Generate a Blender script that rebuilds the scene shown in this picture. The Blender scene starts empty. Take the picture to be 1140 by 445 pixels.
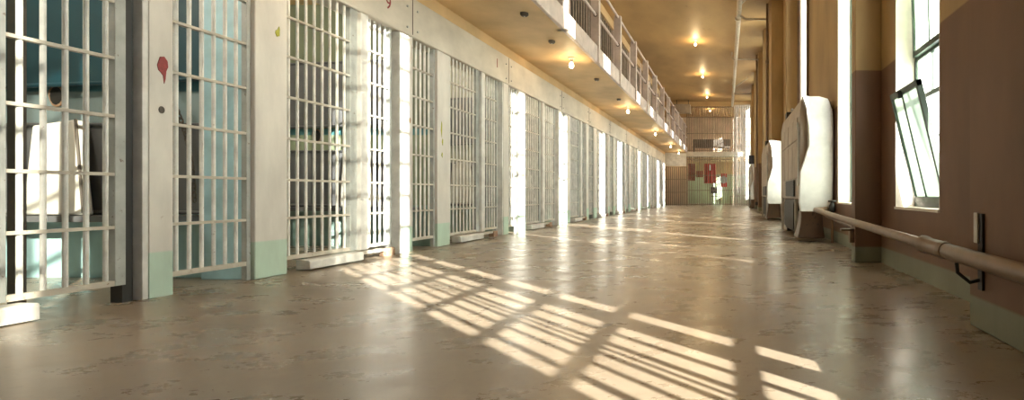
import bpy, math, random
from mathutils import Vector, Matrix
random.seed(7)
C = bpy.context.scene.collection
scn = bpy.context.scene
PI = math.pi
CH = 0.56                      # camera height above the floor

# ------------------------------------------------------------------ materials
def new_mat(name):
    m = bpy.data.materials.new(name); m.use_nodes = True
    nt = m.node_tree; nt.nodes.clear()
    out = nt.nodes.new('ShaderNodeOutputMaterial')
    b = nt.nodes.new('ShaderNodeBsdfPrincipled')
    nt.links.new(b.outputs[0], out.inputs[0])
    return m, nt, b, out

def coords(nt, scale=(1, 1, 1)):
    g = nt.nodes.new('ShaderNodeNewGeometry')
    mp = nt.nodes.new('ShaderNodeMapping'); mp.inputs['Scale'].default_value = scale
    nt.links.new(g.outputs['Position'], mp.inputs['Vector'])
    return mp.outputs[0]

def noise(nt, vec, scale, detail=4, rough=0.55):
    n = nt.nodes.new('ShaderNodeTexNoise')
    n.inputs['Scale'].default_value = scale; n.inputs['Detail'].default_value = detail
    n.inputs['Roughness'].default_value = rough
    nt.links.new(vec, n.inputs['Vector'])
    return n.outputs[0]

def ramp(nt, fac, stops):
    r = nt.nodes.new('ShaderNodeValToRGB')
    els = r.color_ramp.elements
    while len(els) < len(stops): els.new(0.5)
    for e, (p, c) in zip(els, stops):
        e.position = p; e.color = (c[0], c[1], c[2], 1) if not isinstance(c, (int, float)) else (c, c, c, 1)
    nt.links.new(fac, r.inputs[0])
    return r.outputs[0]

def mix(nt, fac, a, b):
    m = nt.nodes.new('ShaderNodeMix'); m.data_type = 'RGBA'
    if isinstance(fac, (int, float)): m.inputs[0].default_value = fac
    else: nt.links.new(fac, m.inputs[0])
    for s, v in ((6, a), (7, b)):
        if isinstance(v, tuple): m.inputs[s].default_value = (v[0], v[1], v[2], 1)
        else: nt.links.new(v, m.inputs[s])
    return m.outputs[2]

def zband(nt, z, soft=0.006, wob=0.0):
    """1 above height z, 0 below"""
    g = nt.nodes.new('ShaderNodeNewGeometry')
    s = nt.nodes.new('ShaderNodeSeparateXYZ'); nt.links.new(g.outputs['Position'], s.inputs[0])
    v = s.outputs['Z']
    r = nt.nodes.new('ShaderNodeMapRange')
    r.inputs['From Min'].default_value = z - soft; r.inputs['From Max'].default_value = z + soft
    nt.links.new(v, r.inputs['Value'])
    return r.outputs[0]

def bump(nt, b, h, strength=0.1, dist=0.01):
    n = nt.nodes.new('ShaderNodeBump'); n.inputs['Strength'].default_value = strength
    n.inputs['Distance'].default_value = dist
    nt.links.new(h, n.inputs['Height']); nt.links.new(n.outputs[0], b.inputs['Normal'])

def paint(name, col, rough=0.5, wear=None, wear_amt=0.5, scale=6, metal=0.0, var=0.12, stretch=(1, 1, 1)):
    m, nt, b, out = new_mat(name)
    v = coords(nt, stretch)
    n = noise(nt, v, scale, 5)
    dark = tuple(c * (1 - var * 2) for c in col); lite = tuple(min(1, c * (1 + var)) for c in col)
    c = ramp(nt, n, [(0.3, dark), (0.7, lite)])
    if wear:
        n2 = noise(nt, v, scale * 3.7, 6, 0.7)
        f = ramp(nt, n2, [(wear_amt, 0.0), (wear_amt + 0.07, 1.0)])
        c = mix(nt, f, c, wear)
    nt.links.new(c, b.inputs['Base Color'])
    b.inputs['Roughness'].default_value = rough; b.inputs['Metallic'].default_value = metal
    bump(nt, b, n, 0.08)
    return m

def banded(name, bands, rough=0.6, scale=4, wear=None, wear_amt=0.66, stretch=(1, 1, 0.35)):
    """painted wall: bands = [(colour from the floor up), (z, colour), ...]"""
    m, nt, b, out = new_mat(name)
    c = bands[0]
    for z, col in bands[1:]:
        c = mix(nt, zband(nt, z), c, col)
    v = coords(nt, stretch)
    n = noise(nt, v, scale, 6, 0.6)
    f = ramp(nt, n, [(0.3, (0.72, 0.71, 0.70)), (0.68, (1.06, 1.05, 1.03))])
    mm = nt.nodes.new('ShaderNodeMix'); mm.data_type = 'RGBA'; mm.blend_type = 'MULTIPLY'
    mm.inputs[0].default_value = 1
    nt.links.new(c, mm.inputs[6]) if not isinstance(c, tuple) else None
    if isinstance(c, tuple): mm.inputs[6].default_value = (*c, 1)
    nt.links.new(f, mm.inputs[7]); c = mm.outputs[2]
    if wear:
        n2 = noise(nt, v, scale * 5, 6, 0.75)
        c = mix(nt, ramp(nt, n2, [(wear_amt, 0.0), (wear_amt + 0.05, 1.0)]), c, wear)
    nt.links.new(c, b.inputs['Base Color'])
    b.inputs['Roughness'].default_value = rough
    bump(nt, b, n, 0.12)
    return m

CREAM = (0.71, 0.685, 0.645); MINT = (0.52, 0.68, 0.58)
M = {}
M['pier'] = banded('pier_paint', [MINT, (0.246, CREAM)], 0.5, 3, (0.33, 0.27, 0.2), 0.70)
M['steel'] = paint('white_steel_paint', (0.72, 0.71, 0.675), 0.42, (0.22, 0.13, 0.07), 0.68, 7)
M['bar'] = paint('bar_paint', (0.77, 0.765, 0.73), 0.36, (0.24, 0.15, 0.09), 0.66, 9)
M['rail'] = paint('crossbar_paint', (0.52, 0.48, 0.41), 0.45, (0.25, 0.17, 0.1), 0.62, 9)
M['greysteel'] = paint('grey_steel_paint', (0.42, 0.44, 0.42), 0.5, (0.18, 0.13, 0.1), 0.62, 8)
M['channel'] = paint('blue_grey_steel_paint', (0.66, 0.70, 0.70), 0.45, (0.2, 0.15, 0.11), 0.64, 8)
M['darksteel'] = paint('dark_steel', (0.09, 0.075, 0.06), 0.55, (0.16, 0.1, 0.06), 0.6, 8)
M['rust'] = paint('rusty_steel', (0.33, 0.2, 0.12), 0.7, (0.5, 0.4, 0.3), 0.55, 12)
M['header'] = paint('header_paint', (0.62, 0.57, 0.49), 0.55, (0.3, 0.22, 0.15), 0.71, 3, stretch=(1, 0.6, 1))
M['upper'] = paint('ochre_plaster', (0.60, 0.42, 0.215), 0.6, None, 0.6, 1.5)
M['ceil'] = paint('ceiling_paint', (0.45, 0.285, 0.12), 0.55, (0.28, 0.17, 0.07), 0.64, 0.9, var=0.14, stretch=(1, 0.5, 1))
M['fascia'] = paint('chipped_white_paint', (0.56, 0.47, 0.42), 0.5, (0.2, 0.13, 0.1), 0.62, 5)
M['rightwall'] = banded('right_wall_paint', [(0.23, 0.24, 0.17), (0.13, (0.185, 0.097, 0.054)), (1.57, (0.42, 0.28, 0.12))], 0.6, 2.2, (0.30, 0.2, 0.12), 0.72)
M['reveal'] = paint('reveal_paint', (0.74, 0.68, 0.58), 0.5, None, 0.6, 4)
M['cell_blue'] = banded('cell_blue_paint', [(0.42, 0.66, 0.70), (0.44, (0.27, 0.36, 0.38)), (1.25, (0.07, 0.22, 0.28))], 0.5, 4, (0.12, 0.12, 0.1), 0.7)
M['cell_green'] = banded('cell_green_paint', [(0.30, 0.44, 0.40), (0.44, (0.30, 0.36, 0.24)), (1.2, (0.10, 0.28, 0.30)), (1.27, (0.17, 0.2, 0.13))], 0.5, 4, (0.12, 0.12, 0.1), 0.7)
M['cell_pale'] = banded('cell_pale_paint', [(0.40, 0.52, 0.45), (0.44, (0.47, 0.48, 0.40))], 0.5, 4, (0.2, 0.18, 0.14), 0.72)
M['paleblue'] = paint('pale_blue_steel', (0.42, 0.66, 0.74), 0.45, (0.2, 0.2, 0.18), 0.7, 5)
M['tealsteel'] = paint('teal_bunk_steel', (0.010, 0.055, 0.078), 0.45, None, 0.6, 4)
M['greybunk'] = paint('grey_bunk_steel', (0.12, 0.125, 0.13), 0.5, (0.2, 0.13, 0.08), 0.7, 4)
M['canvas'] = paint('white_canvas', (0.68, 0.66, 0.6), 0.8, None, 0.6, 5, var=0.06)
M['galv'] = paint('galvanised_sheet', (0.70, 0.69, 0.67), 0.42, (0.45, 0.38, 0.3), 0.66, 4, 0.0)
M['galvside'] = paint('brown_grey_painted_sheet', (0.40, 0.34, 0.27), 0.55, (0.28, 0.2, 0.13), 0.62, 4)  # darker and browner than the sheet of the end hood
M['black'] = paint('black_iron', (0.02, 0.018, 0.016), 0.5, None, 0.6, 6)
M['copper'] = paint('copper_brown_metal', (0.09, 0.05, 0.027), 0.38, (0.04, 0.022, 0.014), 0.6, 5, 0.5)
M['pipe'] = paint('painted_pipe', (0.19, 0.122, 0.075), 0.42, (0.2, 0.12, 0.07), 0.62, 9)
M['ceilpipe'] = paint('ceiling_pipe_paint', (0.50, 0.42, 0.31), 0.4, (0.25, 0.16, 0.08), 0.62, 9)
M['sash'] = paint('dark_green_steel', (0.045, 0.075, 0.055), 0.45, (0.2, 0.2, 0.15), 0.68, 12)
M['red'] = paint('red_paint', (0.30, 0.025, 0.025), 0.55, (0.09, 0.012, 0.01), 0.55, 40)
M['redcloth'] = paint('red_cloth', (0.55, 0.015, 0.02), 0.85, None, 0.6, 5)
M['fadedred'] = paint('faded_red_cloth', (0.40, 0.10, 0.08), 0.9, (0.5, 0.3, 0.22), 0.56, 5)
M['whitecard'] = paint('white_card', (0.75, 0.75, 0.72), 0.7, None, 0.6, 4, var=0.03)
M['greycard'] = paint('grey_card', (0.32, 0.36, 0.34), 0.7, None, 0.6, 4)
M['endgreen'] = banded('end_room_paint', [(0.52, 0.66, 0.46), (1.75, (0.62, 0.46, 0.22))], 0.6, 2)
M['endpeach'] = paint('end_room_upper_paint', (0.62, 0.47, 0.33), 0.6, None, 0.6, 1.5)
M['wood'] = paint('brown_wood', (0.16, 0.08, 0.04), 0.5, None, 0.6, 6, stretch=(1, 1, 0.2))
M['yellowpaint'] = paint('yellow_green_paint', (0.42, 0.42, 0.04), 0.6, None, 0.6, 20)
M['gatepaint'] = paint('barrier_bar_paint', (0.22, 0.165, 0.12), 0.45, (0.22, 0.14, 0.08), 0.6, 8)
M['galbar'] = paint('gallery_bar_paint', (0.30, 0.25, 0.20), 0.45, (0.14, 0.09, 0.05), 0.58, 8)
M['ceramic'] = paint('white_porcelain', (0.7, 0.66, 0.58), 0.3, None, 0.6, 5)

def floor_mat():
    m, nt, b, out = new_mat('polished_concrete')
    v = coords(nt); vs = coords(nt, (0.7, 1.0, 1))
    n1 = noise(nt, v, 0.9, 6, 0.6); n2 = noise(nt, vs, 4.0, 8, 0.7); n3 = noise(nt, v, 26, 4, 0.7)
    c = ramp(nt, n1, [(0.30, (0.190, 0.146, 0.103)), (0.52, (0.275, 0.221, 0.163)), (0.72, (0.35, 0.29, 0.222))])
    c = mix(nt, ramp(nt, n2, [(0.34, 0.34), (0.62, 0.0)]), c, (0.18, 0.138, 0.098))
    c = mix(nt, ramp(nt, n3, [(0.30, 0.40), (0.46, 0.0)]), c, (0.14, 0.108, 0.08))
    n5 = noise(nt, coords(nt, (1.0, 1.3, 1)), 9.0, 6, 0.7)
    c = mix(nt, ramp(nt, n5, [(0.56, 0.0), (0.78, 0.20)]), c, (0.42, 0.36, 0.28))
    vo = nt.nodes.new('ShaderNodeTexVoronoi'); vo.inputs['Scale'].default_value = 2.2; nt.links.new(v, vo.inputs['Vector'])
    c = mix(nt, ramp(nt, vo.outputs['Distance'], [(0.012, 0.85), (0.022, 0.0)]), c, (0.05, 0.035, 0.025))
    nt.links.new(c, b.inputs['Base Color'])
    r = ramp(nt, n2, [(0.3, 0.21), (0.75, 0.40)])
    nt.links.new(r, b.inputs['Roughness'])
    b.inputs['Specular IOR Level'].default_value = 0.65
    bump(nt, b, n3, 0.02, 0.002)
    return m
M['floor'] = floor_mat()
M['cellfloor'] = paint('cell_floor_concrete', (0.30, 0.24, 0.18), 0.5, (0.15, 0.11, 0.08), 0.6, 3)

def glass_mat(name, clear):
    m = bpy.data.materials.new(name); m.use_nodes = True
    nt = m.node_tree; nt.nodes.clear(); out = nt.nodes.new('ShaderNodeOutputMaterial')
    tr = nt.nodes.new('ShaderNodeBsdfTransparent'); gl = nt.nodes.new('ShaderNodeBsdfGlossy')
    gl.inputs['Roughness'].default_value = 0.05
    tl = nt.nodes.new('ShaderNodeBsdfTranslucent')
    mx = nt.nodes.new('ShaderNodeMixShader'); mx2 = nt.nodes.new('ShaderNodeMixShader')
    if clear:
        tr.inputs[0].default_value = (0.95, 0.96, 0.95, 1); mx.inputs[0].default_value = 0.04
        nt.links.new(tr.outputs[0], mx.inputs[1]); nt.links.new(gl.outputs[0], mx.inputs[2])
        nt.links.new(mx.outputs[0], out.inputs[0])
    else:                     # obscured milky glass, set to hold back direct sun
        v = coords(nt); n = noise(nt, v, 3, 4)
        nt.links.new(ramp(nt, n, [(0.3, (0.66, 0.74, 0.66)), (0.7, (0.86, 0.88, 0.82))]), tl.inputs[0])
        tr.inputs[0].default_value = (0.9, 0.93, 0.9, 1)
        mx.inputs[0].default_value = 0.10
        nt.links.new(tl.outputs[0], mx.inputs[1]); nt.links.new(tr.outputs[0], mx.inputs[2])
        mx2.inputs[0].default_value = 0.04
        nt.links.new(mx.outputs[0], mx2.inputs[1]); nt.links.new(gl.outputs[0], mx2.inputs[2])
        nt.links.new(mx2.outputs[0], out.inputs[0])
    return m
M['clear'] = glass_mat('clear_glass', True)
M['dimming'] = glass_mat('dark_dimming_glass', True); M['dimming'].node_tree.nodes['Transparent BSDF'].inputs[0].default_value = (.33, .33, .31, 1)  # tint darkened to weaken sun through the out-of-frame windows
M['sashglass'] = glass_mat('pale_green_glass', False)
for nd in M['sashglass'].node_tree.nodes:
    if nd.type == 'VALTORGB':
        nd.color_ramp.elements[0].color = (.20, .24, .205, 1); nd.color_ramp.elements[1].color = (.33, .36, .31, 1)
M['thin'] = glass_mat('pale_dimming_glass', True); M['thin'].node_tree.nodes['Transparent BSDF'].inputs[0].default_value = (.55, .55, .52, 1)  # tint set to weaken sun on the mattress in the nearest cell
M['frost'] = glass_mat('obscured_glass', False)

def bulb_mat(strength):
    m = bpy.data.materials.new('lit_bulb'); m.use_nodes = True
    nt = m.node_tree; nt.nodes.clear(); out = nt.nodes.new('ShaderNodeOutputMaterial')
    e = nt.nodes.new('ShaderNodeEmission'); e.inputs[0].default_value = (1, 0.78, 0.45, 1)
    e.inputs[1].default_value = strength
    nt.links.new(e.outputs[0], out.inputs[0]); return m
M['bulb'] = bulb_mat(14)

# ------------------------------------------------------------------ mesh helpers
class MB:
    def __init__(s): s.v = []; s.f = []
    def box(s, x0, x1, y0, y1, z0, z1):
        i = len(s.v)
        s.v += [(x0, y0, z0), (x1, y0, z0), (x1, y1, z0), (x0, y1, z0), (x0, y0, z1), (x1, y0, z1), (x1, y1, z1), (x0, y1, z1)]
        s.f += [tuple(i + k for k in q) for q in ((3, 2, 1, 0), (4, 5, 6, 7), (0, 1, 5, 4), (1, 2, 6, 5), (2, 3, 7, 6), (3, 0, 4, 7))]
        return s
    def tube(s, pts, r, n=10, cap=True):
        pts = [Vector(p) for p in pts]
        rs = r if isinstance(r, (list, tuple)) else [r] * len(pts)
        base = len(s.v); prev = None
        for k, p in enumerate(pts):
            if k == 0: d = pts[1] - p
            elif k == len(pts) - 1: d = p - pts[k - 1]
            else: d = (pts[k + 1] - p).normalized() + (p - pts[k - 1]).normalized()
            d.normalize()
            if prev is None:
                a = Vector((0, 0, 1)) if abs(d.z) < 0.9 else Vector((1, 0, 0))
                u = d.cross(a).normalized()
            else:
                u = (prev - d * prev.dot(d)).normalized()
            w = d.cross(u); prev = u
            for j in range(n):
                t = 2 * PI * j / n
                s.v.append(tuple(p + (u * math.cos(t) + w * math.sin(t)) * rs[k]))
        for k in range(len(pts) - 1):
            for j in range(n):
                a = base + k * n + j; b = base + k * n + (j + 1) % n
                s.f.append((a, b, b + n, a + n))
        if cap:
            s.f.append(tuple(base + j for j in reversed(range(n))))
            s.f.append(tuple(base + (len(pts) - 1) * n + j for j in range(n)))
        return s
    def prism(s, poly, axis, a, b):
        """poly of 2-tuples extruded along an axis ('x': (y,z)  'y': (x,z)  'z': (x,y))"""
        n = len(poly); base = len(s.v)
        mk = {'x': lambda p, t: (t, p[0], p[1]), 'y': lambda p, t: (p[0], t, p[1]), 'z': lambda p, t: (p[0], p[1], t)}[axis]
        s.v += [mk(p, a) for p in poly] + [mk(p, b) for p in poly]
        s.f.append(tuple(base + k for k in range(n))); s.f.append(tuple(base + n + k for k in reversed(range(n))))
        for k in range(n):
            j = (k + 1) % n
            s.f.append((base + k, base + n + k, base + n + j, base + j))
        return s
    def lathe(s, prof, c=(0, 0, 0), n=16):
        base = len(s.v)
        for r, z in prof:
            for j in range(n):
                t = 2 * PI * j / n; s.v.append((c[0] + r * math.cos(t), c[1] + r * math.sin(t), c[2] + z))
        for k in range(len(prof) - 1):
            for j in range(n):
                a = base + k * n + j; b = base + k * n + (j + 1) % n
                s.f.append((a, b, b + n, a + n))
        s.f.append(tuple(base + j for j in reversed(range(n)))); s.f.append(tuple(base + (len(prof) - 1) * n + j for j in range(n)))
        return s
    def sheet(s, fn, nu, nv):
        base = len(s.v)
        for i in range(nu + 1):
            for j in range(nv + 1): s.v.append(fn(i / nu, j / nv))
        for i in range(nu):
            for j in range(nv):
                a = base + i * (nv + 1) + j; s.f.append((a, a + 1, a + nv + 2, a + nv + 1))
        return s
    def mesh(s, name, smooth=True):
        me = bpy.data.meshes.new(name); me.from_pydata(s.v, [], s.f); me.update()
        import bmesh
        bm = bmesh.new(); bm.from_mesh(me); bmesh.ops.recalc_face_normals(bm, faces=bm.faces); bm.to_mesh(me); bm.free()
        if smooth:
            me.shade_smooth(); me.set_sharp_from_angle(angle=math.radians(35))
        return me

def link(name, me, m, parent=None, loc=None):
    o = bpy.data.objects.new(name, me); C.objects.link(o)
    if m is not None and len(me.materials) == 0: me.materials.append(m)
    if parent is not None: o.parent = parent
    if loc is not None: o.location = loc
    return o
def obj(name, mb, m, parent=None, bevel=0.0, loc=None):
    o = link(name, mb.mesh(name), m, parent, loc)
    if bevel:
        b = o.modifiers.new('bevel', 'BEVEL'); b.width = bevel; b.segments = 2; b.limit_method = 'ANGLE'; b.angle_limit = math.radians(50)
    return o
def tag(o, label, cat, group=None):
    o['label'] = label; o['category'] = cat
    if group: o['group'] = group
    return o
def thing(name, label, cat, loc=(0, 0, 0), group=None):
    o = bpy.data.objects.new(name, None); C.objects.link(o); o.location = loc; o.empty_display_size = 0.1
    return tag(o, label, cat, group)
def struct(name, mb, m, bevel=0.0, parent=None):
    o = obj(name, mb, m, parent, bevel)
    if parent is None: o['kind'] = 'structure'
    return o

# ------------------------------------------------------------------ dimensions
A = -3.10                      # face of the cell row
XB = 1.25                      # face of the window wall
XP = 1.035                     # face of its pilasters
CEIL = 5.20
SOF = 2.61; GTOP = 2.87        # gallery soffit / top of its kerb
HB, HT = 2.095, 2.48           # header over the cell fronts
YEND = 27.0
ER = [1.575, 3.788, 6.0, 8.23, 10.57, 12.70, 14.80, 17.10, 19.20, 21.40, 24.10, 26.30]   # far edge of the broad piers
OR = [3.005, 5.284, 7.59, 10.0, 11.95, 14.05, 16.3, 18.5, 20.6, 23.1, 25.5]              # far edge of the slim posts
ORD = ['nearest', 'second', 'third', 'fourth', 'fifth', 'sixth', 'seventh', 'eighth', 'ninth', 'tenth', 'eleventh', 'twelfth']

# ------------------------------------------------------------------ setting
struct('floor', MB().box(-5.3, 1.6, -5.2, 34, -0.12, 0), M['floor'])
struct('ceiling', MB().box(-5.3, 1.6, -5.2, 34, CEIL, CEIL + 0.15), M['ceil'])
struct('wall_left', MB().box(-5.3, -5.1, -5.2, 34, 0, CEIL), M['cell_pale'])
struct('wall_rear', MB().box(-5.1, 1.6, -5.2, -5.0, 0, CEIL), M['upper'])
struct('wall_end', MB().box(-5.1, 1.6, 32.6, 32.8, 0, 2.6), M['endgreen'])
struct('wall_end_upper', MB().box(-5.1, 1.6, 32.6, 32.8, 2.6, CEIL), M['endpeach'])
# upper tier slab over the cells and the gallery walk
struct('ceiling_soffit', MB().box(-5.1, -2.09, -5.0, 26.6, SOF, SOF + 0.17), M['upper'], 0.0)
fas = MB().box(-2.09, -2.04, -5.0, 26.6, SOF, GTOP)
struct('trim_1', fas, M['fascia'], 0.008)
# cell front masonry between header and soffit
struct('trim_2', MB().box(-3.30, A + 0.0, -5.0, 26.3, HT, SOF), M['upper'])
struct('trim_3', MB().box(-3.32, A + 0.015, -5.0, 26.3, HB, HT), M['header'], 0.012)

# right wall with window openings
WIN = [(-2.75, -1.95), (-0.40, 0.85), (3.19, 4.03), (5.30, 6.15), (8.46, 9.26), (10.6, 11.4), (13.9, 14.7), (16.0, 16.8), (19.1, 19.9), (21.2, 22.0), (25.7, 26.5), (27.9, 28.9), (30.2, 31.2)]
SILL, HEAD, XO = 0.45, 4.95, 1.44
rw = MB(); y = -5.2
for a, b in WIN:
    rw.box(XB, XO, y, a, 0, CEIL); rw.box(XB, XO, a, b, 0, SILL); rw.box(XB, XO, a, b, HEAD, CEIL); y = b
rw.box(XB, XO, y, 34, 0, CEIL)
struct('wall_right', rw, M['rightwall'])
PIL = [(-4.2, -3.2), (1.25, 2.317), (4.40, 4.54), (9.66, 9.86), (12.3, 13.1), (15.15, 15.45), (17.6, 18.4), (20.3, 20.7), (22.9, 23.6)]
for i, (a, b) in enumerate(PIL):
    struct('trim_%d' % (i + 4), MB().box(XP if i < 4 else 0.98, XB, a, b, 0, CEIL), M['rightwall'], 0.008)

# ------------------------------------------------------------------ windows
XG = 1.41
def window(n, a, b, tilted=False):
    w = bpy.data.objects.new('window_%d' % n, None); C.objects.link(w); w['kind'] = 'structure'
    w.location = (XG, (a + b) / 2, SILL); w.empty_display_size = 0.1
    oy, oz = (a + b) / 2, SILL
    ox = XG
    def B(mb, x0, x1, y0, y1, z0, z1): mb.box(x0 - ox, x1 - ox, y0 - oy, y1 - oy, z0 - oz, z1 - oz)
    rv = MB()                                  # plastered lining of the opening and sloping sill
    B(rv, XB - 0.001, XG - 0.02, b - 0.006, b, SILL, HEAD); B(rv, XB - 0.001, XG - 0.02, a, a + 0.006, SILL, HEAD)
    B(rv, XB - 0.012, XG - 0.02, a, b, SILL, SILL + 0.018); B(rv, XB - 0.001, XG - 0.02, a, b, HEAD - 0.006, HEAD)
    obj('reveal', rv, M['reveal'], w)
    fr = MB()
    B(fr, XG - 0.02, XG + 0.02, a, a + 0.018, SILL, HEAD); B(fr, XG - 0.02, XG + 0.02, b - 0.03, b, SILL, HEAD)
    B(fr, XG - 0.02, XG + 0.02, a, b, SILL + 0.018, SILL + 0.05); B(fr, XG - 0.02, XG + 0.02, a, b, HEAD - 0.03, HEAD)
    obj('frame', fr, M['sash'], w)
    def pane(y0, y1, z0, z1, m):
        p = MB(); B(p, XG - 0.003, XG + 0.003, y0, y1, z0, z1); obj('pane', p, m, w)
    def muntin(y0, y1, z0, z1, t=0.014):
        p = MB(); B(p, XG - t, XG + t, y0, y1, z0, z1); obj('muntin', p, M['sash'], w)
    zs = []
    if n == 2:                                 # the clear window beside the camera (out of frame)
        cuts = [0.675, 0.955, 1.19, 1.44, 1.69, 1.94, 2.19, 2.5, 2.8, 3.1, 3.4, 3.7, 4.0, 4.3, 4.6]
        for z in cuts: muntin(a + .03, b - .03, z - 0.02, z + 0.02, 0.006)
        pane(a + .03, b - .03, SILL + .05, 2.18, M['clear'])
        pane(a + .03, .09, 2.20, HEAD - .03, M['dimming']); pane(.09, b - .03, 2.20, HEAD - .03, M['clear'])  # darker tint keeps sun off the door edge plate
        # vertical glazing bars (lit strips between them fall on the floor)
        strips = [(-.40, -.315), (-.235, -.195), (-.093, -.067), (.015, .046), (.082, .098), (.134, .169), (.268, .302), (.402, .57), (.69, .85)]
        for y0, y1 in strips: muntin(y0, y1, SILL + .05, HEAD - .03, 0.004)
    else:
        zsp = [SILL + .05]; z = 1.26
        while z < HEAD - .1: zsp.append(z); z += 0.30 if len(zsp) % 2 == 0 else 0.62
        zsp.append(HEAD - .03)
        ym = a + 0.22
        low = 2.3 if n == 1 else 1.2
        muntin(ym - .012, ym + .012, SILL + .05, HEAD - .03)
        for z in zsp[1:-1]: muntin(a + .03, b - .03, z - .016, z + .016)
        ym2 = (ym + b) / 2
        muntin(ym2 - .008, ym2 + .008, (1.28 if tilted else SILL + .05), HEAD - .03, 0.01)
        for z0, z1 in zip(zsp[:-1], zsp[1:]):
            lowp = (z0 + z1) / 2 < low
            if n > 1: pane(a + .018, ym - .012, z0, z1, M['clear'])
            if tilted and z0 < 1.0: continue
            if n == 1:
                for q0, q1 in ((a + .03, ym - .012), (ym + .012, b - .03)): pane(q0, q1, z0, z1, M['dimming' if lowp or z0 > 3.8 else 'thin'])  # unseen rear panes tinted to dim sun entering the nearest cell
                continue
            pane(ym + .012, ym2 - .008, z0, z1, M['frost' if lowp else 'clear'])
            pane(ym2 + .008, b - .03, z0, z1, M['clear' if n == 9 else 'frost'])
    def hopper(y0, y1, z0, h, tilt, mid, gm):
        s = bpy.data.objects.new('sash', None); C.objects.link(s); s.parent = w
        s.location = (XG - 0.03 - ox, (y0 + y1) / 2 - oy, z0 - oz); s.rotation_euler = (0, -tilt, 0)
        hw = (y1 - y0) / 2; t = 0.028
        f = MB()
        f.box(-.018, .018, -hw, -hw + t, 0, h); f.box(-.018, .018, hw - t, hw, 0, h)
        f.box(-.018, .018, -hw, hw, 0, t + .012); f.box(-.018, .018, -hw, hw, h - t - .012, h)
        obj('sash_frame', f, M['sash'], s)
        obj('muntin', MB().box(-.01, .01, mid - .007, mid + .007, t, h - t), M['sash'], s)
        obj('pane', MB().box(-.003, .003, -hw + t, hw - t, t, h - t), M[gm], s)
        la = MB(); la.box(-.045, -.015, .02, .045, h - .06, h - .01)
        obj('latch', la, M['black'], s)
        st = MB(); st.tube([(-.012, -hw + .01, 0.02), (0.05, -hw + .005, h * 0.55)], .006, 6)
        obj('stay', st, M['sash'], s)
    if tilted:
        hopper(3.385, 3.935, SILL + .055, 0.80, 0.235, 0.06, 'sashglass')
        hopper(3.385, 3.98, 1.565, 0.62, 0.03, 0.0, 'frost')
    return w
for i, (a, b) in enumerate(WIN): window(i + 1, a, b, tilted=(i == 2))

# ------------------------------------------------------------------ cell fronts
BAR = MB().tube([(0, 0, 0), (0, 0, 1)], 0.0105, 10).mesh('bar')
ZR = [0.109, 0.391, 0.661, 0.954, 1.248, 1.535, 1.815]
def bar_obj(parent, x, y, z0, z1, m, r=1.0):
    o = link('bar', BAR if m is M['bar'] else BAR2[m.name], m, parent, (x, y, z0)); o.scale = (r, r, z1 - z0); return o
BAR2 = {}
for k in ('gatepaint', 'galbar'):
    BAR2[M[k].name] = BAR.copy(); BAR2[M[k].name].materials.clear(); BAR2[M[k].name].materials.append(M[k])

def grille(name, label, cat, x, y0, y1, bars, stile0=0.0, stile1=0.0, z0=0.10, z1=HB + 0.02, group=None, foot=False):
    """barred panel in the plane x, running from y0 to y1"""
    t = thing(name, label, cat, (x, y0, 0), group)
    L = y1 - y0
    for yb in bars: bar_obj(t, 0, yb - y0, z0, z1, M['bar'])
    for z in ZR:
        obj('crossbar', MB().box(-.016, .016, 0, L, z - .008 if z > .2 else z - .014, z + .008 if z > .2 else z + .014), M['rail'], t)
    if stile0: obj('stile', MB().box(-.018, .018, 0, stile0, z0 - .005, z1), M['greysteel'], t, .003)
    if stile1: obj('stile', MB().box(-.018, .018, L - stile1, L, 0 if foot else z0 - .005, z1), M['greysteel'], t, .003)
    return t

def spaced(y0, y1, d=0.0763):
    n = max(1, round((y1 - y0) / d)); s = (y1 - y0) / n
    return [y0 + s * (k + 0.5) for k in range(n)]

for k in range(12):
    b = ER[k]
    if k == 0:
        continue
    o = struct_ = thing('pier', '%s broad cream pier along the cell row, mint green at its foot' % (ORD[k - 1] + (' from the camera' if k > 1 else '')), 'pier', (A, b - .13, 0), 'broad piers between cells')
    obj('shaft', MB().box(-.05, .0, -.13, .13, 0, HB + .0), M['pier'], o, .006)
    if k == 1:
        s = MB().box(-.0, .004, -.035, .015, 1.585, 1.655); st = obj('paint_chip', MB().prism([(.028, 1.66), (.04, 1.64), (.062, 1.65), (.064, 1.70), (.058, 1.715), (.045, 1.69), (.03, 1.68)], 'x', -0.001, .003), M['yellowpaint'], o)
    if k == 2:
        d = MB()
        for yy, zz, h in ((-.05, 1.25, .16), (-.03, 1.12, .07), (-.04, .98, .05)): obj('paint_drip', MB().prism([(yy - .012, zz), (yy + .006, zz - h * .5), (yy + .012, zz + h * .4), (yy, zz + h * .6)], 'x', -.001, .003), M['yellowpaint'], o)

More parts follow.
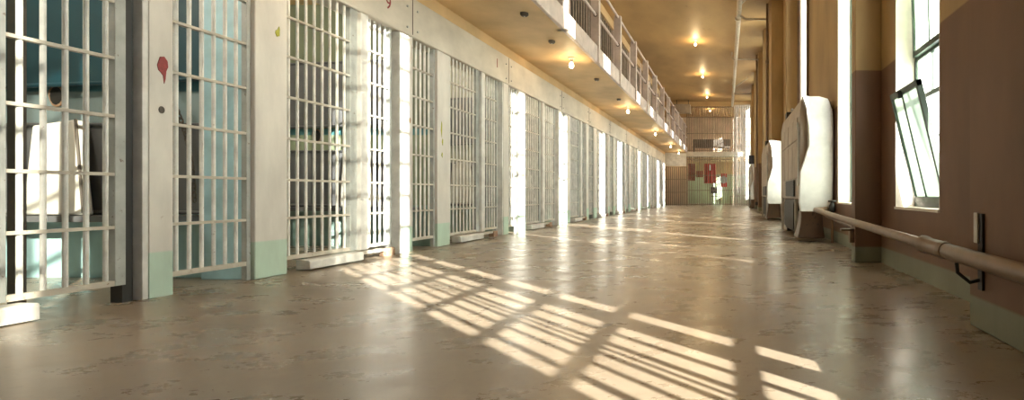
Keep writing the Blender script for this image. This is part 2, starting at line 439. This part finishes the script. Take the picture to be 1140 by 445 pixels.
for k in range(11):
    o = thing('post', '%s slim cream steel post along the cell row%s' % (ORD[k], ', splashed with red paint' if k == 0 else (', with a small red spot' if k == 1 else ' from the camera')), 'post', (A, OR[k], 0), 'slim posts between bar panels')
    w = 0.125 if k == 0 else 0.17
    obj('shaft', MB().box(-.035, .004, -w, 0, 0, HB), M['pier'], o, .003)
    obj('flange', MB().box(-.10, .0, -w - .03, -w, 0.0, HB), M['steel'], o, .003)
    cw = .055 if k == 0 else .10
    ch = MB().box(-.10, -.085, -w - cw, -w - .03, 0.01, HB)
    ch.box(-.10, -.05, -w - cw - .005, -w - cw + .005, 0.01, HB)
    obj('channel', ch, M['channel'], o)
    if k == 0:
        obj('gap_shade_strip', MB().box(-.09, -.03, 2.782 - OR[0], 2.832 - OR[0], 0.0, HB), M['black'], o)  # black strip put in for the shade of the open gap
        sp = [(-.062, 1.41), (-.045, 1.455), (-.02, 1.46), (.0, 1.44), (.004, 1.41), (-.008, 1.385), (-.012, 1.345), (-.02, 1.32), (-.026, 1.36), (-.04, 1.375), (-.055, 1.385)]
        spl = [(-.058 + (y + .03) * .85, 1.165 + (z - 1.32) * 1.06) for y, z in sp]
        obj('paint_splash', MB().prism(spl, 'x', .003, .007), M['red'], o)
        h = MB().prism([(-.062 + .016 * math.cos(t), 1.02 + .02 * math.sin(t)) for t in [2 * PI * j / 10 for j in range(10)]], 'x', .003, .006)
        obj('bolt_hole', h, M['darksteel'], o)
    if k == 1:
        obj('paint_splash', MB().prism([(-.05 + .016 * math.cos(t), 1.275 + .028 * math.sin(t)) for t in [2 * PI * j / 10 for j in range(10)]], 'x', .003, .006), M['rust'], o)

PATH = ['nearest', 'second', 'third', 'fourth', 'fifth', 'sixth', 'seventh', 'eighth', 'ninth', 'tenth', 'last']
for k in range(11):
    e0 = ER[k]; o1 = OR[k]; e1 = ER[k + 1]
    w = 0.125 if k == 0 else 0.17
    nm = PATH[k] + ' cell' + (' along the row' if 0 < k < 10 else (' at the far end' if k == 10 else ''))
    dx = A - 0.03
    dl = min(0.725, (o1 - e0) * (0.40 if k == 3 else 0.485))
    # sliding door (the near cell's lies out of the frame beyond its trailing stile)
    if k > 0:
        d0 = e0 + .005; d1 = d0 + dl
        t = grille('sliding_cell_door', 'closed white barred sliding door of the ' + nm, 'cell door', dx, d0, d1, spaced(d0, d1 - .09), 0, .085, group='sliding cell doors')
        L = d1 - d0
        obj('edge_plate', MB().box(-.02, .05, L, L + .095, 0.09, HB - .01), M['steel'], t, .006)
        # guide box under the door and broken lower track
        tb = thing('door_guide', 'guide box under the door of the ' + nm, 'door guide', (A, d0 + .13, 0), 'guide boxes under cell doors')
        obj('box', MB().prism([(-.05, .008), (.055, .012), (.055, .07), (.04, .08), (-.05, .08)], 'y', 0, dl * .8), M['steel'], tb, .004)
        obj('track', MB().box(-.04, .02, dl * .8, dl * .8 + .42, .05, .075), M['rail'], tb)
        obj('end_block', MB().box(-.04, .03, dl * .8 + .34, dl * .8 + .46, .0, .075), M['rust'], tb, .006)
        p0 = d1 + .10
    else:
        p0 = 2.295
        tb = thing('door_guide', 'weathered white guide block on the floor at the left picture edge', 'door guide', (A, 1.75, 0), 'guide boxes under cell doors')
        obj('box', MB().prism([(-.05, .005), (.05, .005), (.05, .07), (.04, .08), (-.05, .08)], 'y', 0, .64), M['steel'], tb, .004)
    p1 = o1 - w - .105 if k else 2.775
    st = .035
    bars = spaced(p0 + (.035 if k == 0 else 0.0), p1 - st)
    t = grille('barred_panel', 'barred panel just left of the slim post, ' + nm, 'bar panel', A - .05 if k else A - .02, p0, p1, bars, .02 if k == 0 else 0, st + .015 if k == 0 else st, group='barred panels left of slim posts')
    if k == 0: obj('back_post', MB().box(-.14, -.09, .14, .17, 0.0, HB), M['darksteel'], t)
    q0 = o1 + .005; q1 = e1 - .26
    if q1 - q0 > 0.1:
        t = grille('barred_panel', 'barred panel just right of the slim post, ' + nm, 'bar panel', A - .045, q0, q1, spaced(q0 + .02, q1 - .05), 0, .03, foot=True, group='barred panels right of slim posts')

# header marks: painted numerals, joints and bolt heads
def numeral(txt, y, z, h):
    cu = bpy.data.curves.new('numeral', 'FONT'); cu.body = txt; cu.size = h; cu.extrude = 0.0015; cu.align_x = 'CENTER'
    tmp = bpy.data.objects.new('numeral_tmp', cu)
    C.objects.link(tmp); bpy.context.view_layer.update()
    me = bpy.data.meshes.new_from_object(tmp.evaluated_get(bpy.context.evaluated_depsgraph_get()))
    bpy.data.objects.remove(tmp)
    o = link('painted_number', me, M['red'])
    o.rotation_euler = (PI / 2, 0, PI / 2); o.location = (A + .0155, y, z)
    return tag(o, 'red painted number %s on the cream header above the %s cell door' % (txt, 'second' if txt == '9' else 'third'), 'number')
numeral('9', 4.89, 2.24, .16)
numeral('1', 7.19, 2.25, .17)
for k in range(11):
    yj = OR[k] - .02
    j = tag(obj('header_joint', MB().box(A + .014, A + .018, yj - .004, yj + .004, HB + .02, HT - .01), M['darksteel']), 'dark joint in the header beam above the %s slim post' % (ORD[k] + ('' if k == 0 else ' from the camera')), 'joint', 'header joints')
    for n, (dy, dz) in enumerate(((-.09, .07), (-.09, .27), (.08, .07), (.08, .27))):
        bl = MB().tube([(0, 0, 0), (.010, 0, 0)], .011, 8)
        bo = obj('bolt_head', bl, M['greysteel'], j, loc=(A + .015, yj + dy, HB + dz))

# ------------------------------------------------------------------ cell interiors
for k in range(11):
    yc = ER[k + 1] - .13
    m = M['cell_blue'] if k == 0 else (M['cell_green'] if k == 1 else M['cell_pale'])
    o = struct('wall_partition_%d' % (k + 1), MB().box(-5.1, A - .055, yc - .03, yc + .03, 0, SOF), m)
o = struct('wall_partition_12', MB().box(-5.1, A - .22, ER[0] - .16, ER[0] - .10, 0, SOF), M['cell_blue'])
struct('wall_return', MB().box(-3.46, A - .055, 3.535, 3.622, 0.0, HB), M['paleblue'], .004)

def folded_bunk(nm, label, y, z0, z1, x0, x1, m, drop=0.0, chain=True):
    """steel bunk folded up flat against the partition at y"""
    t = thing(nm, label, 'bunk', (x0, y, z0))
    L = x1 - x0; H = z1 - z0
    pan = MB(); pan.prism([(0, 0 - drop), (L, 0), (L, H), (0, H - drop)], 'y', -.05, -.02)
    obj('pan', pan, m, t, .004)
    rim = MB().tube([(0, -.055, -drop), (L, -.055, 0), (L, -.055, H), (0, -.055, H - drop), (0, -.055, -drop)], .017, 8)
    obj('rim', rim, m, t)
    if chain:
        ch = MB()
        n = 26
        for i in range(n):
            f = i / (n - 1)
            p = Vector((L - .22 + .20 * f + .05 * math.sin(f * PI), -.085, H + .28 - (H + .18) * f))
            q = Vector((L - .22 + .20 * (f + 1 / n) + .05 * math.sin((f + 1 / n) * PI), -.085, H + .28 - (H + .18) * (f + 1 / n)))
            d = (q - p); c = (p + q) / 2; e = Vector((0, 1, 0)) if i % 2 else Vector((d.z, 0, -d.x)).normalized()
            r = d.length * .72; ring = [c + d.normalized() * r * math.cos(a) + e * r * .55 * math.sin(a) for a in [2 * PI * j / 10 for j in range(11)]]
            ch.tube(ring, .0045, 5, cap=False)
        obj('chain', ch, M['darksteel'], t)
    return t
for k in range(4):
    yp = ER[k + 1] - .16
    cn = ['nearest cell', 'second cell', 'third cell', 'fourth cell'][k]
    folded_bunk('folded_bunk', ('dark teal steel bunk folded high on the blue wall of the ' if k == 0 else 'dark steel bunk folded high on the wall of the ') + cn, yp - .01, 1.32, 2.0, -5.02, -3.46 if k == 0 else -3.5, M['tealsteel'] if k == 0 else M['greybunk'], .06, False)
    folded_bunk('folded_bunk', 'grey steel bunk folded low on the wall of the ' + cn, yp - .01, .44, 1.02, -5.02, -3.48, M['greybunk'], .0, True)
    # folded mattress leaning against the lower bunk
    mx = -4.48 if k == 0 else -4.06
    mt = thing('mattress', 'white canvas mattress leaning against the low bunk in the ' + cn, 'mattress', (mx, yp - .17, .423), 'mattresses in cells')
    pm = obj('pad', MB().prism([(-.02, .003), (.38, .003), (.27, .62), (.0, .58)], 'y', -.03, .03), M['canvas'], mt, .015)
    pm.rotation_euler = (-.06, 0, 0)
    tp = MB()
    tp.tube([(.27, -.02, .62), (.38, -.035, .015)], .008, 6)
    pq = obj('edge_binding', tp, M['darksteel'], mt); pq.rotation_euler = (-.06, 0, 0)
    struct('trim_%d' % (30 + k), MB().box(-5.1, -3.47 if k == 0 else A - .23, yp - .25, yp + .1, .385, .422), M['greybunk'])
    # ventilation hole in the partition
    v = thing('wall_vent', 'small dark ventilation hole in the partition wall of the ' + cn, 'vent', (-4.51 if k == 0 else -4.45, yp, 1.22 if k == 0 else 1.19), 'cell vents')
    obj('frame', MB().prism([(.055 * math.cos(t) * (1 + .1 * math.sin(3 * t)), .075 * math.sin(t)) for t in [2 * PI * j / 12 for j in range(12)]], 'y', -.012, .0), M['rust'], v)
    obj('opening', MB().prism([(.04 * math.cos(t), .06 * math.sin(t)) for t in [2 * PI * j / 12 for j in range(12)]], 'y', -.016, -.008), M['black'], v)

# ------------------------------------------------------------------ upper tier fronts and gallery railing
for k in range(11):
    y0, y1 = ER[k], ER[k + 1]
    if k < 1: continue
    y1 = min(y1, 25.9)
    t = thing('gallery_cell_front', 'dark barred cell front on the upper gallery above the %s lower cell' % (PATH[k] if k < 10 else 'last'), 'cell front', (A, y0, SOF + .1715), 'upper gallery cell fronts')
    L = y1 - y0
    obj('jamb', MB().box(-.2, .0, -.26, 0, 0, CEIL - SOF - .172), M['fascia'], t, .006)
    for yb in spaced(.04, L - .28, .21): bar_obj(t, -.05, yb, 0.06, CEIL - SOF - .30, M['galbar'], 2.0)
    for z in (.06, 1.05, 2.05):
        obj('crossbar', MB().box(-.066, -.034, 0, L - .26, z - .012, z + .012), M['galbar'], t)
    obj('lintel', MB().box(-.2, .01, .0, L - .26, CEIL - SOF - .17 - .22, CEIL - SOF - .172), M['upper'], t)
    struct('wall_gallery_partition_%d' % k, MB().box(-5.1, A - .2, y1 - .16, y1 - .10, SOF + .17, CEIL), M['greybunk'])

rl = thing('gallery_railing', 'chipped white pipe and post railing along the upper gallery edge', 'railing', (-2.07, 2.0, GTOP))
for k in range(14):
    yy = 5.06 + 1.69 * (k - 1)
    if yy > 26.6: break
    p = MB().box(-.075, .055, yy - 2.0 - .05, yy - 2.0 + .05, -.26, 1.03)
    obj('post', p, M['fascia'], rl, .006)
    obj('clamp', MB().tube([(.0, yy - 2.06, .48), (.0, yy - 1.94, .48)], .034, 10), M['darksteel'], rl)
obj('top_rail', MB().tube([(0, 0, 1.0), (0, 24.6, 1.0)], .024, 10), M['fascia'], rl)
obj('mid_rail', MB().tube([(.0, 0, .48), (.0, 24.6, .48)], .022, 10), M['fascia'], rl)
# box at the end of the railing
eb = thing('conduit_cabinet', 'grey cabinet high at the far end of the gallery', 'cabinet', (-2.3, 26.6, 4.55))
obj('body', MB().box(-.35, .42, -.2, .2, 0, .42), M['galvside'], eb, .01)
for hx in (-.25, .32): obj('hanger', MB().tube([(hx, 0, .42), (hx, 0, CEIL - 4.55)], .02, 6), M['darksteel'], eb)
obj('door', MB().box(-.33, .40, -.215, -.2, .02, .40), M['galvside'], eb, .004)

# ------------------------------------------------------------------ lamps
def lamp(x, y, z, where, watts, group):
    t = thing('light_bulb', where, 'light bulb', (x, y, z), group)
    obj('rosette', MB().lathe([(.055, 0), (.055, -.012), (.03, -.03)], n=14), M['ceramic'], t)
    obj('socket', MB().lathe([(.022, -.02), (.024, -.065), (.018, -.07)], n=12), M['ceramic'], t)
    obj('glass', MB().lathe([(.012, -.066), (.022, -.08), (.034, -.105), (.036, -.125), (.028, -.148), (.012, -.16), (.002, -.162)], n=14), M['bulb'], t)
    l = bpy.data.lights.new('bulb_light', 'POINT'); l.energy = watts; l.color = (1, .9, .76) if group == 'cell bulbs' else (1, 0.72, 0.38); l.shadow_soft_size = .05
    lo = bpy.data.objects.new('bulb_light', l); C.objects.link(lo); lo.parent = t; lo.location = (0, 0, -.20)
SW, CW = 9, 22
sy = [3.65, 8.1, 12.65, 17.4, 22.0, 25.6]
for i, y in enumerate(sy):
    lamp(-2.36, y, SOF, 'lit bare bulb under the gallery soffit, %s' % ['just above the picture edge', 'nearest one in view', 'second one in view', 'third one in view', 'fourth one in view', 'last one before the barrier'][i], SW, 'soffit bulbs')
cy = [2.8, 7.2, 11.6, 16.3, 20.8, 25.2, 29.3]
for i, y in enumerate(cy):
    lamp(-1.0, y, CEIL, 'lit bare bulb on the high ceiling, %s' % ['straight above the camera', 'above the frame, near', 'above the frame, further', 'nearest one in view', 'second one in view', 'third one in view just before the barrier', 'furthest one behind the barred barrier'][i], CW, 'ceiling bulbs')
for i, (y, x) in enumerate([(6.1, -2.31), (7.2, -2.36), (9.57, -2.34), (11.6, -2.36)]):  # electrical junction boxes on the soffit
    t = thing('junction_box', 'small dark junction box on the gallery soffit, %s' % ['nearest', 'second nearest, before the first bulb', 'third, beyond the first bulb', 'fourth, before the second bulb'][i], 'junction box', (x, y, SOF + .006), 'soffit junction boxes')
    obj('cover', MB().lathe([(.045, 0), (.045, -.03), (.03, -.045)], n=12), M['darksteel'], t)
    obj('screw', MB().lathe([(.008, -.044), (.006, -.052)], n=8), M['steel'], t)

for k in range(4):  # unseen lamps added to brighten the dark cell interiors
    lamp(-4.1, ER[k] + .75, SOF, 'added fill bulb on the ceiling inside the %s, above the header line' % ['nearest cell', 'second cell', 'third cell', 'fourth cell'][k], 50 if k == 0 else 38, 'cell bulbs')
# ------------------------------------------------------------------ heater covers along the window wall
def heater(y0, length, label, n_leg=2, black_top=False):
    t = thing('heater_cover', label, 'heater', (0, y0, 0), 'sheet metal heater covers')
    face = [(.865, 1.707), (.9135, 1.568), (.942, 1.269), (.942, 1.127), (.882, .938), (.84, .8225), (.83, .4655), (.845, .36), (1.1655, .35), (1.22, .434), (1.225, .938), (1.228, 1.232), (1.222, 1.526), (1.165, 1.675), (1.056, 1.7045)]
    # white end hood
    hd = MB().prism(face, 'y', 0, .10)
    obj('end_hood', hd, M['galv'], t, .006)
    # long front casing: shoulder chamfer, straight front
    prof = [(.85, .50), (.85, 1.56), (.875, 1.70), (1.06, 1.70), (1.22, 1.66), (1.225, .50)]
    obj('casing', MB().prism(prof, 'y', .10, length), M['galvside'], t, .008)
    pl = MB()
    for i in range(4):
        a = .30 + i * (length - .40) / 4; b = a + (length - .40) / 4 - .04
        pl.box(.838, .85, a, b, .76, 1.20); pl.box(.838, .85, a, b, 1.23, 1.50)
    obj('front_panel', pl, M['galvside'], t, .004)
    obj('hinge_strip', MB().box(.83, .852, .13, .22, .66, 1.38).box(.82, .84, .15, .20, 1.34, 1.42), M['greysteel'], t, .004)
    gr = MB().box(.828, .84, .55, 1.5, .53, .74)
    for i in range(6): gr.box(.822, .83, .56, 1.49, .545 + i * .032, .557 + i * .032)
    obj('grille', gr, M['black'], t)
    # flared brown base under the hood
    bs = MB(); rings = []
    for z, e in ((.05, .05), (.12, .03), (.22, .008), (.30, .0), (.36, .0)):
        rings.append([(.85 - e, -.0 - e, z), (1.10 + e * .4, -.0 - e, z), (1.10 + e * .4, .26, z), (.85 - e, .26, z)])
    base = len(bs.v)
    for r in rings: bs.v += r
    for i in range(len(rings) - 1):
        for j in range(4):
            bs.f.append((i * 4 + j, i * 4 + (j + 1) % 4, (i + 1) * 4 + (j + 1) % 4, (i + 1) * 4 + j))
    bs.f.append((0, 1, 2, 3)); bs.f.append(tuple((len(rings) - 1) * 4 + j for j in (3, 2, 1, 0)))
    obj('base', bs, M['copper'], t, .01)
    for yy in (.60, length - .1)[:n_leg]:
        obj('leg', MB().box(.85, .89, yy, yy + .05, 0, .51), M['rail'], t, .003)
        obj('leg', MB().box(1.15, 1.19, yy, yy + .05, 0, .51), M['rail'], t, .003)
    cv = MB()
    for i in range(9):
        yy = .95 + i * (length - 1.25) / 9
        cv.prism([(.90, .05), (1.15, .05), (1.17, .12), (1.17, .49), (.89, .49), (.87, .42), (.87, .10)], 'y', yy, yy + (length - 1.25) / 11)
    obj('radiator_core', cv, M['black'], t)
    obj('core_foot', MB().box(.90, 1.16, 1.0, 1.08, 0, .06), M['black'], t)
    obj('core_foot', MB().box(.90, 1.16, length - .46, length - .38, 0, .06), M['black'], t)
    return t
heater(6.3, 2.4, 'tall white and grey sheet metal heater cover on the right, nearest and largest')
heater(11.5, 2.3, 'white sheet metal heater cover standing behind the large one, second along the wall')
heater(20.4, 2.3, 'small distant white heater cover on the right near the end barrier')
bb = thing('black_box', 'black box mounted above the furthest heater cover', 'box', (1.0, 20.0, 1.72))
bb.location = (.98, 20.6, 1.712)
obj('body', MB().box(-.20, .18, -.15, .3, 0, .30), M['black'], bb, .01)
obj('lid', MB().box(-.21, .19, -.16, .31, .30, .32), M['black'], bb)

# heating pipe along the wall
hp = thing('heating_pipe', 'brown painted heating pipe running low along the right wall', 'pipe', (0, 0, 0))
px = .955
run = [(px, -3.0, .235), (px, 2.38, .312)]
obj('main_run', MB().tube(run, .034, 14), M['pipe'], hp)
obj('coupling', MB().tube([(px, 2.36, .312), (px, 2.39, .313), (px, 2.41, .3134), (px, 2.58, .3155), (px, 2.60, .316), (px, 2.64, .317)], [.037, .041, .038, .037, .043, .043], 14), M['pipe'], hp)
obj('far_run', MB().tube([(px, 2.62, .317), (px, 4.65, .356), (px + .03, 6.10, .383), (px + .15, 6.22, .385), (px + .2, 6.27, .386)], .028, 12), M['pipe'], hp)
obj('return_pipe', MB().tube([(1.12, 4.52, .25), (1.12, 6.2, .31)], .014, 10), M['pipe'], hp)
obj('support', MB().box(.93, 1.037, 4.44, 4.50, .255, .275).box(1.0, 1.037, 4.44, 4.50, .16, .275), M['pipe'], hp, .003)
vb = thing('radiator_valve', 'black radiator valve where the heating pipe meets the large heater cover', 'valve', (1.19, 6.18, .40))
obj('body', MB().lathe([(.02, -.05), (.035, -.03), (.035, .03), (.025, .05), (.018, .07)], n=12), M['black'], vb)
obj('handwheel', MB().lathe([(.045, .07), (.05, .08), (.045, .09), (.01, .09)], n=12), M['black'], vb)
obj('stub', MB().tube([(0, 0, -.04), (0, 0, -.40)], .016, 8), M['pipe'], vb)
pb = thing('pipe_bracket', 'dark iron strap bracket holding the heating pipe on the near pilaster', 'bracket', (XP, 2.2, .2))
obj('strap', MB().box(-.012, .0, -.025, .012, -.03, .28), M['black'], pb)
obj('plate', MB().box(-.02, -.012, .0, .035, .16, .285), M['rail'], pb, .003)
obj('hook', MB().tube([(-.01, 0, .01), (-.05, 0, .0), (-.10, 0, .04), (-.105, 0, .08)], .008, 6), M['black'], pb)

# pipes under the ceiling and down the window wall
cp = thing('ceiling_pipe', 'long pale pipe hung under the high ceiling beside the window wall', 'pipe', (0, 0, 0))
zc = 4.96
obj('main_run', MB().tube([(.285, 1.5, zc), (.25, 14, zc), (.19, 26.8, zc)], .06, 12), M['ceilpipe'], cp)
for yy in (6.5, 10.5, 14.5, 18.5, 22.5):
    obj('hanger', MB().tube([(.28 - .0035 * yy, yy, zc), (.28 - .0035 * yy, yy, CEIL)], .008, 6), M['darksteel'], cp)
    obj('joint_collar', MB().tube([(.285 - .0035 * yy, yy - 1.05, zc), (.285 - .0035 * yy, yy - .95, zc)], .075, 12), M['ceilpipe'], cp)
def branch(pts, label, r=.026):
    t = thing('branch_pipe', label, 'pipe', pts[0], 'branch pipes')
    o = Vector(pts[0]); P = [Vector(p) - o for p in pts]
    obj('run', MB().tube(P, r, 8), M['ceilpipe'], t)
    obj('flange', MB().tube([P[-1] - (P[-1] - P[-2]).normalized() * .03, P[-1]], r * 1.7, 8), M['ceilpipe'], t)
branch([(.245, 13.2, zc), (.32, 13.2, zc - .05), (.42, 13.25, zc - .10), (.95, 13.3, zc - .09), (1.2, 13.3, zc - .09)], 'branch pipe curving from the ceiling pipe to the right wall, nearest')
branch([(.245, 12.6, zc), (.42, 12.4, zc + .10), (.60, 12.2, CEIL - .03)], 'short branch pipe rising from the ceiling pipe to the ceiling')
branch([(.11, 17.6, CEIL), (.11, 17.6, zc + .08), (.15, 17.6, zc + .0), (.5, 17.6, zc + .0), (.98, 17.6, zc - .01)], 'second branch pipe crossing from the ceiling pipe to the right wall')
branch([(.33, 22.0, zc), (.5, 21.6, zc + .06), (.75, 21.4, CEIL - .06), (.75, 21.4, CEIL)], 'slanting branch pipe near the end barrier')
branch([(.205, 23.3, zc), (.3, 23.3, zc - .06), (.985, 23.3, zc - .06)], 'furthest branch pipe crossing to the right wall')
for i, (x, y, z0, r, lb) in enumerate([(1.13, 8.62, 1.70, .03, 'dark vertical pipe rising from the large heater cover to the ceiling'), (1.225, 8.35, 1.72, .02, 'thin vertical pipe on the right wall beside the third tall window'), (.945, 13.15, 1.75, .03, 'dark vertical pipe on the pilaster behind the large heater cover'), (.945, 18.0, .2, .03, 'vertical pipe on the far pilaster beside the second branch pipe')]):
    t = thing('riser_pipe', lb, 'pipe', (x, y, z0), 'riser pipes')
    obj('run', MB().tube([(0, 0, 0), (0, 0, CEIL - z0)], r, 10), M['pipe'], t)
    obj('collar', MB().tube([(0, 0, .0), (0, 0, .10)], r * 1.8, 10), M['black'], t)
    obj('collar', MB().tube([(0, 0, 2.0), (0, 0, 2.06)], r * 1.5, 10), M['pipe'], t)
ab = thing('air_valve', 'black valve block on top of the large heater cover', 'valve', (1.0, 8.45, 1.702))
obj('body', MB().box(-.10, .09, -.1, .1, 0, .13), M['black'], ab, .01)
obj('cap', MB().lathe([(.03, .12), (.03, .18), (.015, .2)], n=10), M['rail'], ab)

# ------------------------------------------------------------------ end barrier
def barrier(name, label, x0, x1, y, z0, z1, d, zr, frame=True, r=1.0):
    t = thing(name, label, 'barrier', (x0, y, z0))
    n = round((x1 - x0) / d)
    for i in range(n + 1): bar_obj(t, (x1 - x0) * i / n, 0, 0, z1 - z0, M['gatepaint'], r)
    for z in zr: obj('crossbar', MB().box(-.01, x1 - x0 + .01, -.016, .016, z - z0 - .014, z - z0 + .014), M['gatepaint'], t)
    return t
struct('trim_20', MB().box(-2.10, XB, YEND - .10, YEND + .6, 2.44, 2.68), M['header'], .01)
struct('trim_21', MB().box(-3.30, XB, YEND + .02, YEND + .5, 4.95, CEIL), M['upper'], .01)
barrier('end_barrier', 'tall barred barrier closing the far end of the corridor at floor level', -2.07, XB - .02, YEND, .0, 2.45, .10, (.05, .75, 1.5, 2.3), r=2.2)
barrier('upper_barrier', 'upper barred barrier above the beam at the far corridor end', -2.07, XB - .02, YEND, 2.68, 4.96, .10, (2.75, 3.6, 4.4, 4.9), r=2.2)
barrier('low_end_gate', 'low barred gate under the gallery end at the far left of the corridor', -3.28, -2.07, 26.75, .0, 1.92, .10, (.05, .65, 1.3, 1.9), r=2.2)
struct('wall_end_corner', MB().box(-5.1, -2.1, 28.0, 28.1, 0, 2.5), M['endpeach'])
struct('wall_end_left', MB().box(-3.3, -2.1, 26.78, 26.9, 1.95, SOF), M['steel'])
cg = thing('corner_cage', 'dense barred corner cage beside the right wall at the end barrier', 'cage', (.30, 26.3, 0))
for i in range(11): bar_obj(cg, i * .072, 0, 0, 4.9, M['bar'], 1.7)
for z in [.1 + .40 * i for i in range(13)]: obj('crossbar', MB().box(-.01, .73, -.018, .018, z - .014, z + .014), M['rail'], cg)

# room behind the barrier
def cloth(name, label, x0, x1, z0, z1, y, m, waves=3, amp=.04, cat='cloth'):
    def fn(u, v): return (u * (x1 - x0), amp * math.sin(u * waves * 2 * PI) * (1.1 - .6 * v), v * (z1 - z0))
    o = tag(obj(name, MB().sheet(fn, 24, 6), m, loc=(x0, y, z0)), label, cat)
    s = o.modifiers.new('solid', 'SOLIDIFY'); s.thickness = .012
    return o
k29 = 29.0 / 600
cloth('red_curtain', 'bright red cloth hanging behind the end barrier', (784 - 811) * k29, (797 - 811) * k29, CH + (216 - 204) * k29, CH + (216 - 182) * k29, 29.0, M['redcloth'])
tag(obj('white_notice', MB().box(-.05, .07, -.056, -.04, -.15, .15), M['whitecard'], loc=((790 - 811) * k29, 29.0, CH + (216 - 186.5) * k29)), 'white notice pinned on the bright red cloth', 'notice')
cloth('faded_curtain', 'faded dark red cloth hanging left of the bright red one', (766 - 811) * k29, (774 - 811) * k29, CH + (216 - 201) * k29, CH + (216 - 182) * k29, 29.1, M['fadedred'])
cloth('faded_curtain', 'faded ragged red cloth between the other two red cloths', (775 - 811) * k29, (782.5 - 811) * k29, CH + (216 - 197) * k29, CH + (216 - 190) * k29, 29.1, M['fadedred'], 2)
sg = thing('wall_sign', 'small red sign with a grey disc hanging behind the barrier', 'sign', ((806 - 811) * k29, 29.2, CH + (216 - 200.5) * k29))
obj('board', MB().box(-.19, .19, -.0, .02, -.36, .36), M['redcloth'], sg, .004)
obj('disc', MB().prism([(-.01 + .20 * math.cos(t), .03 + .20 * math.sin(t)) for t in [2 * PI * j / 20 for j in range(20)]], 'y', -.012, 0), M['greycard'], sg)
def chair(label, x, y, rz, m):
    t = thing('chair', label, 'chair', (x, y, 0)); t.rotation_euler = (0, 0, rz)
    obj('seat', MB().box(-.21, .21, -.21, .21, .43, .46), m, t, .008)
    obj('backrest', MB().box(-.21, .21, .19, .22, .60, .95), m, t, .008)
    for sx in (-1, 1):
        for sy_ in (-1, 1):
            obj('leg', MB().tube([(sx * .19, sy_ * .19, 0), (sx * .185, sy_ * .2, .45 if sy_ < 0 else .9)], .014, 6), m, t)
chair('black chair standing behind the end barrier', -.72, 29.6, .5, M['black'])
chair('brown wooden chair behind the barrier near the corner cage', .35, 29.4, -1.2, M['wood'])
be = thing('upper_bench', 'dark bench along the back of the upper end room', 'bench', (-2.0, 30.0, 2.68))
obj('seat', MB().box(0, 2.1, -.2, .2, .45, .52), M['darksteel'], be)
obj('backrest', MB().box(0, 2.1, .18, .22, .55, .95), M['darksteel'], be)
for xx in (.05, 1.0, 1.98): obj('leg', MB().box(xx, xx + .06, -.18, .18, 0, .45), M['darksteel'], be)
struct('floor_end_upper', MB().box(-5.1, 1.25, YEND + .6, 32.6, 2.50, 2.68), M['upper'])
lamp(-2.75, 27.5, 2.50, 'added fill bulb under the low ceiling of the room behind the barrier', 10, 'added end room bulbs')  # hidden bulbs added to brighten the end room
lamp(1.0, 29.6, 2.50, 'second added fill bulb in the room behind the barrier', 30, 'added end room bulbs')
# ------------------------------------------------------------------ daylight
S = bpy.data.lights.new('sun', 'SUN'); S.energy = 36; S.angle = math.radians(.4); S.color = (1, .95, .86)
so = bpy.data.objects.new('sun', S); C.objects.link(so)
d = Vector((-.705, .709, -.3525)).normalized()
so.rotation_euler = d.to_track_quat('-Z', 'Y').to_euler()
so.location = (8, -8, 6)
w = bpy.data.worlds.new('sky'); scn.world = w; w.use_nodes = True
bg = w.node_tree.nodes['Background']; bg.inputs[0].default_value = (1, .985, .955, 1); bg.inputs[1].default_value = 8.0
for i, (a, b) in enumerate(WIN):
    l = bpy.data.lights.new('window_portal', 'AREA'); l.shape = 'RECTANGLE'; l.size = b - a; l.size_y = HEAD - SILL
    l.cycles.is_portal = True
    lo = bpy.data.objects.new('window_portal', l); C.objects.link(lo)
    lo.location = (XO + .01, (a + b) / 2, (SILL + HEAD) / 2)
    lo.rotation_euler = Vector((-1, 0, 0)).to_track_quat('-Z', 'Z').to_euler()

# ------------------------------------------------------------------ camera
cam = bpy.data.cameras.new('camera'); co = bpy.data.objects.new('camera', cam); C.objects.link(co)
co.location = (0, 0, CH); co.rotation_euler = (PI / 2, 0, 0)
cam.sensor_width = 36; cam.lens = 600 / 1140 * 36
cam.shift_x = -241 / 1140; cam.shift_y = -6.5 / 1140
cam.clip_start = .02
scn.camera = co
scn.view_settings.view_transform = 'Standard'; scn.view_settings.look = 'None'
scn.view_settings.gamma = 1; scn.view_settings.use_curve_mapping = False
scn.view_settings.exposure = 0.25
scn.cycles.use_denoising = True
scn.cycles.max_bounces = 10; scn.cycles.diffuse_bounces = 6; scn.cycles.transparent_max_bounces = 24
scn.cycles.sample_clamp_indirect = 8
